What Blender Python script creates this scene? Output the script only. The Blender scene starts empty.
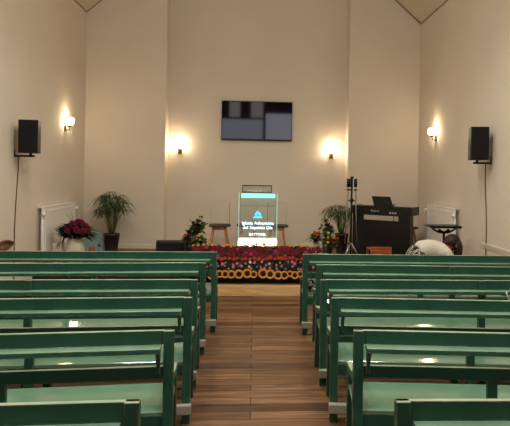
import bpy, bmesh, math, random
from mathutils import Vector, Matrix, Euler
random.seed(7)
R = random.Random(11)
sc = bpy.context.scene
COL = sc.collection
PI = math.pi

# ------------------------------------------------------------------ camera
F, CX, CY, YAW, ROLL, EYE = 540.0, 290.4, 172.5, math.radians(3.794), math.radians(.987), 1.70
cam_d = bpy.data.cameras.new('camera'); cam = bpy.data.objects.new('camera', cam_d); COL.objects.link(cam)
R0 = Vector((math.cos(YAW), -math.sin(YAW), 0)); FW = Vector((math.sin(YAW), math.cos(YAW), 0)); UP = Vector((0, 0, 1))
cr, sr = math.cos(ROLL), math.sin(ROLL)
rx = R0 * cr + UP * sr; uy = -R0 * sr + UP * cr
M = Matrix((rx, uy, -FW)).transposed().to_4x4(); M.translation = (0, 0, EYE)
cam.matrix_world = M
cam_d.sensor_width = 36; cam_d.lens = F / 510 * 36
cam_d.shift_x = (255 - CX) / 510; cam_d.shift_y = (CY - 213) / 510
cam_d.clip_start = .05
sc.camera = cam

def ray(px, py):
    du, dv = px - CX, py - CY
    u = cr * du + sr * dv; v = -sr * du + cr * dv
    return R0 * (u / F) + FW - UP * (v / F)
def at(px, py, Y):
    d = ray(px, py); t = Y / d.y
    return Vector((0, 0, EYE)) + d * t
def onz(px, py, Z):
    d = ray(px, py); t = (Z - EYE) / d.z
    return Vector((0, 0, EYE)) + d * t

# ------------------------------------------------------------------ materials
def nt(name):
    m = bpy.data.materials.new(name); m.use_nodes = True
    n = m.node_tree.nodes; b = n['Principled BSDF']
    return m, n, m.node_tree.links, b
def lin(c):
    return tuple(((x / 255) / 12.92 if x / 255 <= .04045 else ((x / 255 + .055) / 1.055) ** 2.4) for x in c) + (1,)
def mat(name, rgb, rough=.6, metal=0, var=.12, scale=8, bump=0, emit=None, es=0, spec=.5):
    m, n, l, b = nt(name)
    c = lin(rgb)
    tc = n.new('ShaderNodeTexCoord'); nz = n.new('ShaderNodeTexNoise'); nz.inputs['Scale'].default_value = scale; nz.inputs['Detail'].default_value = 4
    l.new(tc.outputs['Object'], nz.inputs['Vector'])
    rp = n.new('ShaderNodeValToRGB')
    rp.color_ramp.elements[0].position = .3; rp.color_ramp.elements[1].position = .7
    rp.color_ramp.elements[0].color = tuple(x * (1 - var) for x in c[:3]) + (1,)
    rp.color_ramp.elements[1].color = tuple(min(1, x * (1 + var)) for x in c[:3]) + (1,)
    l.new(nz.outputs['Fac'], rp.inputs['Fac']); l.new(rp.outputs['Color'], b.inputs['Base Color'])
    b.inputs['Roughness'].default_value = rough; b.inputs['Metallic'].default_value = metal
    b.inputs['Specular IOR Level'].default_value = spec
    if bump:
        bp = n.new('ShaderNodeBump'); bp.inputs['Strength'].default_value = bump; bp.inputs['Distance'].default_value = .01
        l.new(nz.outputs['Fac'], bp.inputs['Height']); l.new(bp.outputs['Normal'], b.inputs['Normal'])
    if emit:
        b.inputs['Emission Color'].default_value = lin(emit); b.inputs['Emission Strength'].default_value = es
    return m
def wood(name, dark, light, rough=.4, sx=1.5, sy=18, sz=18):
    m, n, l, b = nt(name)
    tc = n.new('ShaderNodeTexCoord'); mp = n.new('ShaderNodeMapping'); mp.inputs['Scale'].default_value = (sx, sy, sz)
    nz = n.new('ShaderNodeTexNoise'); nz.inputs['Scale'].default_value = 3; nz.inputs['Detail'].default_value = 6
    rp = n.new('ShaderNodeValToRGB'); rp.color_ramp.elements[0].position = .35; rp.color_ramp.elements[1].position = .68
    rp.color_ramp.elements[0].color = lin(dark); rp.color_ramp.elements[1].color = lin(light)
    l.new(tc.outputs['Object'], mp.inputs['Vector']); l.new(mp.outputs['Vector'], nz.inputs['Vector'])
    l.new(nz.outputs['Fac'], rp.inputs['Fac']); l.new(rp.outputs['Color'], b.inputs['Base Color'])
    b.inputs['Roughness'].default_value = rough
    return m
def green_paint(name, rough, c1, c2, wear=1.0, edge=.012, top=None, coat=0):
    """old gloss paint, rubbed through to cream undercoat along the edges"""
    m, n, l, b = nt(name)
    tc = n.new('ShaderNodeTexCoord')
    oi = n.new('ShaderNodeObjectInfo'); ad = n.new('ShaderNodeVectorMath'); ad.operation = 'ADD'
    ml = n.new('ShaderNodeVectorMath'); ml.operation = 'SCALE'; ml.inputs[3].default_value = 1
    l.new(tc.outputs['Object'], ad.inputs[0]); l.new(oi.outputs['Location'], ad.inputs[1])
    nz = n.new('ShaderNodeTexNoise'); nz.inputs['Scale'].default_value = 5; nz.inputs['Detail'].default_value = 5
    l.new(ad.outputs['Vector'], nz.inputs['Vector'])
    mx = n.new('ShaderNodeMix'); mx.data_type = 'RGBA'; mx.inputs[6].default_value = lin(c1); mx.inputs[7].default_value = lin(c2)
    l.new(nz.outputs['Fac'], mx.inputs[0])
    bv = n.new('ShaderNodeBevel'); bv.samples = 4; bv.inputs['Radius'].default_value = edge
    ge = n.new('ShaderNodeNewGeometry'); dt = n.new('ShaderNodeVectorMath'); dt.operation = 'DOT_PRODUCT'
    l.new(bv.outputs['Normal'], dt.inputs[0]); l.new(ge.outputs['Normal'], dt.inputs[1])
    mr = n.new('ShaderNodeMapRange'); mr.inputs['From Min'].default_value = .97; mr.inputs['From Max'].default_value = .80
    l.new(dt.outputs['Value'], mr.inputs['Value'])
    n2 = n.new('ShaderNodeTexNoise'); n2.inputs['Scale'].default_value = 16; n2.inputs['Detail'].default_value = 6
    l.new(ad.outputs['Vector'], n2.inputs['Vector'])
    m2 = n.new('ShaderNodeMapRange'); m2.inputs['From Min'].default_value = .42; m2.inputs['From Max'].default_value = .58
    m2.inputs['To Max'].default_value = wear
    l.new(n2.outputs['Fac'], m2.inputs['Value'])
    mu = n.new('ShaderNodeMath'); mu.operation = 'MULTIPLY'; mu.use_clamp = True
    l.new(mr.outputs['Result'], mu.inputs[0]); l.new(m2.outputs['Result'], mu.inputs[1])
    n3 = n.new('ShaderNodeTexNoise'); n3.inputs['Scale'].default_value = 40
    l.new(ad.outputs['Vector'], n3.inputs['Vector'])
    wr = n.new('ShaderNodeValToRGB'); wr.color_ramp.elements[0].position = .42; wr.color_ramp.elements[1].position = .62
    wr.color_ramp.elements[0].color = lin((186, 176, 140)); wr.color_ramp.elements[1].color = lin((116, 82, 46))
    l.new(n3.outputs['Fac'], wr.inputs['Fac'])
    m3 = n.new('ShaderNodeMix'); m3.data_type = 'RGBA'
    l.new(mu.outputs['Value'], m3.inputs[0]); l.new(mx.outputs[2], m3.inputs[6]); l.new(wr.outputs['Color'], m3.inputs[7])
    last = m3.outputs[2]
    if top:                                                  # upward faces tinted pale: hand wear plus overhead light put into the colour
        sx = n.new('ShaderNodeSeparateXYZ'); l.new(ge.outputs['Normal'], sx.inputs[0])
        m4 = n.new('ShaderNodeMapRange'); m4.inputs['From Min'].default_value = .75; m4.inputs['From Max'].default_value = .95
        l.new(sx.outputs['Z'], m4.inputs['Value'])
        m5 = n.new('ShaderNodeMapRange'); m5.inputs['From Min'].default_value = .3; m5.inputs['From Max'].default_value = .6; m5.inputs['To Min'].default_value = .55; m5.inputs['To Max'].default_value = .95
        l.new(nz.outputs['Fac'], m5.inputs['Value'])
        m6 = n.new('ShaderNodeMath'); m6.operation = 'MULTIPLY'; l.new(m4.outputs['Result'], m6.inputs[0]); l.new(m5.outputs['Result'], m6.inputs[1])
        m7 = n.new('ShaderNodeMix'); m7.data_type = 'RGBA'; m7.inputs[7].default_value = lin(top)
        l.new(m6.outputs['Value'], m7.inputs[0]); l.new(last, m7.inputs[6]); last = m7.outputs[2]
    l.new(last, b.inputs['Base Color'])
    b.inputs['Roughness'].default_value = rough
    if coat:
        b.inputs['Coat Weight'].default_value = 1; b.inputs['Coat Roughness'].default_value = coat; b.inputs['Coat IOR'].default_value = 1.7
    return m
def clear(name, tint, haze=.06, ior=1.45):
    """clear acrylic sheet: mostly see-through, with a surface reflection and a trace of haze"""
    m, n, l, b = nt(name); n.remove(b)
    out = n['Material Output']
    tr = n.new('ShaderNodeBsdfTransparent'); tr.inputs['Color'].default_value = tint
    gl = n.new('ShaderNodeBsdfGlossy'); gl.inputs['Roughness'].default_value = .05
    df = n.new('ShaderNodeBsdfDiffuse'); df.inputs['Color'].default_value = (.75, .85, .82, 1)
    fr = n.new('ShaderNodeFresnel'); fr.inputs['IOR'].default_value = ior
    a = n.new('ShaderNodeMixShader'); a.inputs[0].default_value = haze; l.new(tr.outputs[0], a.inputs[1]); l.new(df.outputs[0], a.inputs[2])
    c = n.new('ShaderNodeMixShader'); l.new(fr.outputs[0], c.inputs[0]); l.new(a.outputs[0], c.inputs[1]); l.new(gl.outputs[0], c.inputs[2])
    l.new(c.outputs[0], out.inputs['Surface'])
    return m

def floor_mat():
    m, n, l, b = nt('laminate planks')
    tc = n.new('ShaderNodeTexCoord')
    br = n.new('ShaderNodeTexBrick'); br.offset = .37; br.offset_frequency = 2
    br.inputs['Scale'].default_value = 1; br.inputs['Brick Width'].default_value = 1.25; br.inputs['Row Height'].default_value = .12
    br.inputs['Mortar Size'].default_value = .0042; br.inputs['Bias'].default_value = 0; br.inputs['Mortar Smooth'].default_value = .3
    br.inputs['Color1'].default_value = lin((96, 66, 44)); br.inputs['Color2'].default_value = lin((170, 128, 90)); br.inputs['Mortar'].default_value = lin((44, 28, 20))
    l.new(tc.outputs['Object'], br.inputs['Vector'])
    mp = n.new('ShaderNodeMapping'); mp.inputs['Scale'].default_value = (1.0, 22, 1)
    nz = n.new('ShaderNodeTexNoise'); nz.inputs['Scale'].default_value = 2.2; nz.inputs['Detail'].default_value = 7; nz.inputs['Distortion'].default_value = .4
    l.new(tc.outputs['Object'], mp.inputs['Vector']); l.new(mp.outputs['Vector'], nz.inputs['Vector'])
    rp = n.new('ShaderNodeValToRGB'); rp.color_ramp.elements[0].position = .3; rp.color_ramp.elements[1].position = .72
    rp.color_ramp.elements[0].color = (.30, .27, .25, 1); rp.color_ramp.elements[1].color = (1.1, 1.06, 1.0, 1)
    l.new(nz.outputs['Fac'], rp.inputs['Fac'])
    mx = n.new('ShaderNodeMix'); mx.data_type = 'RGBA'; mx.blend_type = 'MULTIPLY'; mx.inputs[0].default_value = 1
    l.new(br.outputs['Color'], mx.inputs[6]); l.new(rp.outputs['Color'], mx.inputs[7]); l.new(mx.outputs[2], b.inputs['Base Color'])
    b.inputs['Roughness'].default_value = .42
    return m

MT = dict(
    wall=mat('cream wall paint', (224, 211, 194), .85, var=.025, scale=1.3, spec=.2),
    ceil=mat('cream ceiling paint', (220, 206, 186), .9, var=.03, scale=1, spec=.2),
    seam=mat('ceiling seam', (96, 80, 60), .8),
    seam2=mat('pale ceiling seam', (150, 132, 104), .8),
    base=mat('white gloss trim', (226, 216, 196), .4, var=.03),
    floor=floor_mat(),
    stage=wood('stage boards', (96, 66, 44), (132, 94, 64), .45),
    dark_fascia=mat('dark stage fascia', (34, 22, 18), .7),
    step=wood('pale step wood', (216, 172, 112), (238, 200, 140), .4),
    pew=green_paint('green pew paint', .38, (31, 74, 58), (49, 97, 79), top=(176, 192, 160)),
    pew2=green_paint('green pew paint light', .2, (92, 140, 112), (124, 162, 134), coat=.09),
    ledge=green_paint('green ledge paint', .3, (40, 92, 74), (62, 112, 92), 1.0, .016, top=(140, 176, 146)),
    rail=green_paint('scuffed foot rail paint', .6, (138, 138, 124), (182, 176, 160), 1.0, .02),
    black=mat('black plastic', (11, 10, 10), .5, var=.1),
    cloth=mat('black speaker grille', (8, 7, 7), .9, var=.3, scale=80),
    blackmetal=mat('black metal', (22, 20, 20), .4, .6),
    silver=mat('silver tube', (190, 188, 184), .3, .9, var=.03),
    brass=mat('aged brass', (128, 96, 58), .4, .8),
    piano=mat('dark rosewood', (17, 11, 10), .42, var=.2, scale=5),
    white=mat('white enamel', (246, 242, 234), .35, var=.02),
    ink=mat('pale print', (200, 196, 190), .6),
    ceramic=mat('cream ceramic', (226, 212, 190), .35, var=.05),
    crimson=mat('crimson petals', (128, 10, 40), .7, var=.4, scale=30),
    wine=mat('wine petals', (104, 8, 38), .75, var=.4, scale=30),
    rose=mat('rose petals', (196, 44, 76), .7, var=.3, scale=30),
    redor=mat('red orange petals', (186, 62, 34), .7, var=.3, scale=30),
    maroon=mat('maroon petals', (112, 14, 30), .7, var=.35, scale=30),
    pink=mat('pink petals', (198, 120, 130), .7, var=.3, scale=30),
    paleflower=mat('cream petals', (230, 214, 180), .7, var=.15, scale=30),
    yellow=mat('yellow petals', (226, 176, 66), .7, var=.25, scale=30),
    sunpetal=mat('sunflower petals', (224, 156, 58), .7, var=.25, scale=40),
    orangewood=wood('orange varnished wood', (150, 74, 34), (192, 104, 54), .4, 3, 8, 8),
    suncentre=mat('sunflower centre', (38, 18, 12), .9, var=.4, scale=60),
    leafdark=mat('dark foliage', (24, 42, 26), .6, var=.4, scale=20),
    leafmid=mat('palm foliage', (66, 84, 38), .55, var=.35, scale=15),
    leaflight=mat('fresh foliage', (86, 112, 44), .55, var=.35, scale=15),
    stem=mat('green stems', (110, 116, 64), .6),
    twig=mat('dry twigs', (120, 92, 66), .8),
    pot=mat('dark pot', (52, 40, 38), .55),
    soil=mat('potting soil', (40, 28, 20), .95),
    beech=wood('orange beech', (170, 100, 58), (206, 138, 88), .45, 8, 8, 2),
    seatgrey=mat('charcoal seat pad', (58, 52, 46), .8, var=.1),
    blue=mat('pale blue paint', (150, 186, 186), .6, var=.06),
    terracotta=mat('terracotta', (176, 100, 62), .7),
    skin=mat('skin', (150, 94, 68), .55, var=.05),
    shirt=mat('white cotton', (226, 218, 200), .85, var=.04, bump=.2),
    hair=mat('dark brown hair', (46, 24, 16), .6, var=.3, scale=40),
    acrylic=clear('clear acrylic', (.93, .97, .95, 1), .11),
    acrylic2=clear('thin clear acrylic', (.985, .985, .98, 1), .04, ior=1.09),
    glass=clear('smoked glass', (.84, .82, .78, 1), .05, ior=1.12),
    led=mat('cyan light strip', (150, 255, 225), .4, emit=(120, 255, 215), es=1.35),
    etch=mat('lit white lettering', (235, 250, 255), .5, emit=(220, 246, 255), es=.85),
    etchblue=mat('lit blue emblem', (90, 200, 230), .5, emit=(60, 195, 235), es=.85),
    edge=mat('lit acrylic edge', (225, 250, 240), .4, emit=(205, 245, 228), es=.35),
    litbase=mat('lit opal base', (255, 245, 220), .5, emit=(255, 240, 200), es=1.1),
    basket=mat('brown varnished wood', (96, 60, 34), .4, var=.3),
    brownleather=mat('brown cardboard', (140, 100, 66), .8),
)
# zebra-like print for the skirt and bag
def print_mat(name, a, b_):
    m, n, l, b = nt(name)
    tc = n.new('ShaderNodeTexCoord'); nz = n.new('ShaderNodeTexNoise'); nz.inputs['Scale'].default_value = 22; nz.inputs['Detail'].default_value = 1; nz.inputs['Distortion'].default_value = 1.6
    l.new(tc.outputs['Object'], nz.inputs['Vector'])
    rp = n.new('ShaderNodeValToRGB'); rp.color_ramp.elements[0].position = .49; rp.color_ramp.elements[1].position = .53
    rp.color_ramp.elements[0].color = lin(a); rp.color_ramp.elements[1].color = lin(b_)
    l.new(nz.outputs['Fac'], rp.inputs['Fac']); l.new(rp.outputs['Color'], b.inputs['Base Color']); b.inputs['Roughness'].default_value = .85
    return m
MT['print'] = print_mat('black and white print', (16, 14, 16), (196, 188, 180))
# lamp glass and screen
def emis(name, rgb, s):
    m, n, l, b = nt(name); b.inputs['Base Color'].default_value = lin(rgb); b.inputs['Emission Color'].default_value = lin(rgb); b.inputs['Emission Strength'].default_value = s
    return m
MT['lampglass'] = emis('lit frosted glass', (255, 234, 196), 27)
MT['screen'] = mat('switched off screen', (10, 10, 12), .04, var=0, spec=.75)
MT['pane'] = emis('dusk window pane', (186, 190, 206), 1.9); MT['pane3'] = emis('dull dusk window pane', (180, 184, 200), 1.45); MT['pane2'] = emis('shaded dusk window pane', (190, 186, 184), 1.15)

# ------------------------------------------------------------------ mesh helpers
def box(bm, x0, x1, y0, y1, z0, z1, rot=None, org=None):
    vs = [Vector((x, y, z)) for z in (z0, z1) for y in (y0, y1) for x in (x0, x1)]
    if rot is not None:
        o = Vector(org or ((x0 + x1) / 2, (y0 + y1) / 2, (z0 + z1) / 2)); vs = [o + rot @ (v - o) for v in vs]
    v = [bm.verts.new(p) for p in vs]
    for f in ((0, 2, 3, 1), (4, 5, 7, 6), (0, 1, 5, 4), (2, 6, 7, 3), (0, 4, 6, 2), (1, 3, 7, 5)):
        bm.faces.new([v[i] for i in f])
def prism(bm, pts, a0, a1, axis='x'):
    """extrude a 2-D outline; axis x: pts are (y,z), axis y: pts are (x,z), axis z: pts are (x,y)"""
    def P(p, a):
        return (a, p[0], p[1]) if axis == 'x' else (p[0], a, p[1]) if axis == 'y' else (p[0], p[1], a)
    A = [bm.verts.new(P(p, a0)) for p in pts]; B = [bm.verts.new(P(p, a1)) for p in pts]
    n = len(pts)
    bm.faces.new(A); bm.faces.new(B[::-1])
    for i in range(n): bm.faces.new([A[i], B[i], B[(i + 1) % n], A[(i + 1) % n]])
    bmesh.ops.recalc_face_normals(bm, faces=bm.faces)
def tube(bm, pts, r, seg=8, cap=True):
    pts = [Vector(p) for p in pts]
    rs = r if isinstance(r, (list, tuple)) else [r] * len(pts)
    rings = []; prev = None
    for i, p in enumerate(pts):
        t = (pts[min(i + 1, len(pts) - 1)] - pts[max(i - 1, 0)]).normalized()
        if prev is None:
            a = Vector((0, 0, 1)) if abs(t.z) < .9 else Vector((1, 0, 0))
            u = t.cross(a).normalized()
        else:
            u = (prev - t * prev.dot(t)).normalized()
        prev = u; w = t.cross(u)
        rings.append([bm.verts.new(p + (u * math.cos(2 * PI * k / seg) + w * math.sin(2 * PI * k / seg)) * rs[i]) for k in range(seg)])
    for a, b in zip(rings, rings[1:]):
        for k in range(seg): bm.faces.new([a[k], a[(k + 1) % seg], b[(k + 1) % seg], b[k]])
    if cap:
        bm.faces.new(rings[0][::-1]); bm.faces.new(rings[-1])
def lathe(bm, prof, c=(0, 0, 0), seg=24):
    c = Vector(c); rings = []
    for r, z in prof:
        rings.append([bm.verts.new(c + Vector((max(r, 1e-4) * math.cos(2 * PI * k / seg), max(r, 1e-4) * math.sin(2 * PI * k / seg), z))) for k in range(seg)])
    for a, b in zip(rings, rings[1:]):
        for k in range(seg): bm.faces.new([a[k], a[(k + 1) % seg], b[(k + 1) % seg], b[k]])
    bm.faces.new(rings[0][::-1]); bm.faces.new(rings[-1])
def ball(bm, c, r, sx=1, sy=1, sz=1, u=14, v=10, rot=None):
    mt = Matrix.Translation(Vector(c)) @ (rot.to_matrix().to_4x4() if rot else Matrix()) @ Matrix.Diagonal((sx, sy, sz, 1))
    bmesh.ops.create_uvsphere(bm, u_segments=u, v_segments=v, radius=r, matrix=mt)
def leaf(bm, p, d, L, w, droop=.3, fold=.15):
    """a pointed leaf, folded along its midrib and bending down towards the tip"""
    d = Vector(d).normalized(); s = d.cross(Vector((0, 0, 1)))
    s = s.normalized() if s.length > .05 else Vector((1, 0, 0)); nrm = s.cross(d)
    p = Vector(p); n = 4; rows = []
    for i in range(n + 1):
        t = i / n; q = p + d * L * t - Vector((0, 0, 1)) * droop * L * t * t
        ww = w * (math.sin(PI * min(1, .12 + .88 * t)) ** .8) if i < n else .001
        rows.append((bm.verts.new(q - s * ww + nrm * fold * ww), bm.verts.new(q), bm.verts.new(q + s * ww + nrm * fold * ww)))
    for a, b in zip(rows, rows[1:]):
        bm.faces.new([a[0], a[1], b[1], b[0]]); bm.faces.new([a[1], a[2], b[2], b[1]])
def bloom(bm, c, r, n=8, layers=2, face=Vector((0, -1, .3))):
    """a flower head: overlapping rings of cupped petals around its axis"""
    face = face.normalized(); a = face.cross(Vector((1, 0, 0))).normalized(); b = face.cross(a); c = Vector(c)
    for ly in range(layers):
        rr = r * (1 - .32 * ly); up = .10 * r + .30 * r * ly
        for k in range(n):
            th = 2 * PI * (k + .5 * ly) / n; d = a * math.cos(th) + b * math.sin(th); s = face.cross(d); w = PI * rr / n * 1.05
            v = [bm.verts.new(c + face * up * .4), bm.verts.new(c + d * rr * .55 - s * w + face * (up + .12 * r)), bm.verts.new(c + d * rr + face * up * .9), bm.verts.new(c + d * rr * .55 + s * w + face * (up + .12 * r))]
            bm.faces.new(v)
    bmesh.ops.create_uvsphere(bm, u_segments=8, v_segments=6, radius=r * .42, matrix=Matrix.Translation(c + face * r * .15))

def obj(name, bm, m, parent=None, smooth=False, bevel=0, solid=0):
    me = bpy.data.meshes.new(name); bmesh.ops.recalc_face_normals(bm, faces=bm.faces) if not solid else None
    bm.to_mesh(me); bm.free()
    me.materials.append(m if not isinstance(m, str) else MT[m])
    if smooth: me.polygons.foreach_set('use_smooth', [True] * len(me.polygons))
    o = bpy.data.objects.new(name, me); COL.objects.link(o)
    if parent is not None: o.parent = parent
    if solid:
        md = o.modifiers.new('solid', 'SOLIDIFY'); md.thickness = solid
    if bevel:
        md = o.modifiers.new('bevel', 'BEVEL'); md.width = bevel; md.segments = 2; md.limit_method = 'ANGLE'
        
    return o
def B(*a, **k):
    bm = bmesh.new(); box(bm, *a, **k); return bm
def T(*a, **k):
    bm = bmesh.new(); tube(bm, *a, **k); return bm
def LA(*a, **k):
    bm = bmesh.new(); lathe(bm, *a, **k); return bm
def thing(name, label, cat, loc=(0, 0, 0), rz=0, group=None):
    o = bpy.data.objects.new(name, None); COL.objects.link(o); o.empty_display_size = .1
    o.location = loc; o.rotation_euler = (0, 0, rz)
    return tag(o, label, cat, group)
def tag(o, label, cat, group=None):
    o['label'] = label; o['category'] = cat
    if group: o['group'] = group
    return o
def struct(name, bm, m, bevel=0):
    o = obj(name, bm, m, bevel=bevel); o['kind'] = 'structure'; return o
def text_mesh(name, body, size, m, parent, loc, depth=.002, align='CENTER', rot=(PI / 2, 0, 0)):
    cu = bpy.data.curves.new('tmp', 'FONT'); cu.body = body; cu.size = size; cu.extrude = depth; cu.align_x = align; cu.offset = .0009 if size > .055 else 0
    t = bpy.data.objects.new('tmp', cu); COL.objects.link(t)
    me = bpy.data.meshes.new_from_object(t.evaluated_get(bpy.context.evaluated_depsgraph_get()))
    bpy.data.objects.remove(t); bpy.data.curves.remove(cu)
    me.materials.clear(); me.materials.append(MT[m]); me.name = name
    o = bpy.data.objects.new(name, me); COL.objects.link(o); o.parent = parent; o.location = loc; o.rotation_euler = rot
    return o

# ------------------------------------------------------------------ setting
W, EV, YF, YB, SZ, SY, STY, YR = 3.01, 4.49, 9.78, 10.1, .30, 7.60, 7.40, -2.6
RXL, RXR = at(165, 150, YF).x, at(348, 150, YF).x          # edges of the recess behind the lectern
SLOPE = math.tan(math.radians(41)); PEAK = EV + W * SLOPE
struct('floor', B(-W - .2, W + .2, YR - .2, YB + .2, -.1, 0), 'floor')
bm = bmesh.new(); box(bm, -W, W, SY, YB, 0, SZ - .02); s = struct('stage', bm, 'dark_fascia')
struct('floor_stage', B(-W, W, SY - .015, YB, SZ - .02, SZ), 'stage')
struct('stage_step', B(-W, W, STY, SY, 0, .14), 'step', bevel=.006)
struct('wall_left', B(-W - .2, -W, YR, YB + .2, 0, EV + .3), 'wall')
struct('wall_right', B(W, W + .2, YR, YB + .2, 0, EV + .3), 'wall')
struct('wall_front', B(RXL - .02, RXR + .02, YB, YB + .2, 0, PEAK + .3), 'wall')
struct('wall_front_left', B(-W - .1, RXL, YF, YB + .2, 0, PEAK), 'wall', bevel=.012)
struct('wall_front_right', B(RXR, W + .1, YF, YB + .2, 0, PEAK), 'wall', bevel=.012)
bm = bmesh.new()
for s in (-1, 1):
    prism(bm, [(s * (W + .25), EV - .25 * SLOPE), (0, PEAK), (0, PEAK + .2), (s * (W + .25), EV - .25 * SLOPE + .26)], YR - .2, YB + .2, 'y')
struct('ceiling', bm, 'ceil')
for k, s in enumerate((-1, 1)):                              # seams where the slopes meet the walls
    bm = bmesh.new(); q = .016
    prism(bm, [(s * W, EV - .02), (s * W, EV + .01), (s * (W - .9), EV + .9 * SLOPE + .01), (s * (W - .9), EV + .9 * SLOPE - q)], YF - .014, YF, 'y')
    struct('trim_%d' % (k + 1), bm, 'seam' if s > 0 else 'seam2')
    struct('trim_%d' % (k + 3), B(min(s * W, s * (W - .012)), max(s * W, s * (W - .012)), 0, YF - .02, EV - .025, EV - .008), 'seam2')
# baseboards
struct('baseboard_front', B(RXL + .005, RXR - .005, YB - .015, YB, SZ, SZ + .07), 'base')
struct('baseboard_front_left', B(-W, RXL, YF - .015, YF, SZ, SZ + .07), 'base')
struct('baseboard_front_right', B(RXR, W, YF - .015, YF, SZ, SZ + .07), 'base')
struct('baseboard_left', B(-W, -W + .015, YR, STY, 0, .09), 'base')
struct('baseboard_right', B(W - .015, W, YR, STY, 0, .09), 'base')
# dado rails and panel mouldings along the side walls of the hall
for k, s in enumerate((-1, 1)):
    x0, x1 = sorted((s * W, s * (W - .03))); bm = bmesh.new()
    zd = .62 if s < 0 else .79
    box(bm, *sorted((s * W, s * (W - .016))), YR, 6.95, zd, zd + .035)
    box(bm, *sorted((s * W, s * (W - .010))), YR, 6.95, zd - .03, zd)
    struct('trim_%d' % (k + 5), bm, 'wall', bevel=.004)
# rear wall, two tall windows let the dusk light in above the entrance
WIN = [(-1.6, .33, 2.95, 3.94), (.42, 1.75, 2.95, 4.2), (-1.11, -.63, 3.95, 4.7), (-.21, .33, 3.95, 4.7)]
def rear_wall():
    bm = bmesh.new(); xs = sorted({-W - .2, W + .2} | {w[0] for w in WIN} | {w[1] for w in WIN})
    for a, b in zip(xs, xs[1:]):
        ws = sorted([w for w in WIN if w[0] <= a + 1e-6 and w[1] >= b - 1e-6], key=lambda w: w[2]); z = 0
        for w in ws: box(bm, a, b, YR - .2, YR, z, w[2]); z = w[3]
        box(bm, a, b, YR - .2, YR, z, PEAK + .2)
    return struct('wall_back', bm, MT['rearwall'])
MT['rearwall'] = mat('brown panelled rear wall', (92, 70, 54), .7)
rear_wall()
for k, w in enumerate(WIN):
    p = struct('window_%d' % (k + 1), B(w[0], w[1], YR - .12, YR - .10, w[2], w[3]), ('pane3', 'pane')[k] if k < 2 else 'pane2')
    bm = bmesh.new()
    for x in (w[0], w[1] - .012): box(bm, x, x + .012, YR - .10, YR - .02, w[2], w[3])
    for z in (w[2], w[3] - .03): box(bm, w[0], w[1], YR - .10, YR - .02, z, z + .03)
    f = obj('window_frame', bm, 'piano', p)

# ------------------------------------------------------------------ pews
PL = [((217, 252), (0, 251)), ((206, 262.7), (0, 263.5)), ((198, 279.5), (0, 280)), ((192.3, 297), (0, 299)), ((174.5, 330), (0, 334.5)), ((140, 401), (0, 405))]
PR = [((303, 254), (510, 256)), ((316, 264.5), (510, 267)), ((320.5, 279.5), (510, 280.6)), ((331, 297.5), (510, 301)), ((353.5, 330), (510, 333.5)), ((395.7, 400.6), (510, 400.5))]
MIDL = [1.65, 1.70, 1.72, 1.46, 1.29, 1.29]; MIDR = [1.79, 1.88, 1.88, 1.51, 1.32, 1.32]
ROW = ['front', 'second', 'third', 'fourth', 'fifth', 'sixth']
ZT = .84
TILT = [2, 3, 5, 1.5, 1.5, 2]                              # seats lean back a little, each its own way
def rear_post(x, w=.056, top=ZT):
    bm = bmesh.new()
    if top < ZT:                                             # a short support that stops behind the rail
        prism(bm, [(-.05, 0), (.0, 0), (.023, .40), (.023, top), (.001, top), (-.014, .40)], x - w / 2, x + w / 2); return bm
    prism(bm, [(-.05, 0), (.0, 0), (.028, .40), (.028, top), (-.012, top), (-.014, .40)], x - w / 2, x + w / 2)
    return bm
def front_leg(x, w=.05, top=.50):
    bm = bmesh.new(); prism(bm, [(.37, 0), (.42, 0), (.39, .35), (.38, top), (.335, top), (.335, .35)], x - w / 2, x + w / 2); return bm
def arm(x, w=.062):
    bm = bmesh.new()
    prism(bm, [(.026, .555), (.12, .535), (.25, .51), (.36, .495), (.405, .48), (.425, .498), (.418, .522), (.36, .54), (.25, .555), (.12, .578), (.026, .602)], x - w / 2, x + w / 2)
    return bm
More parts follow.
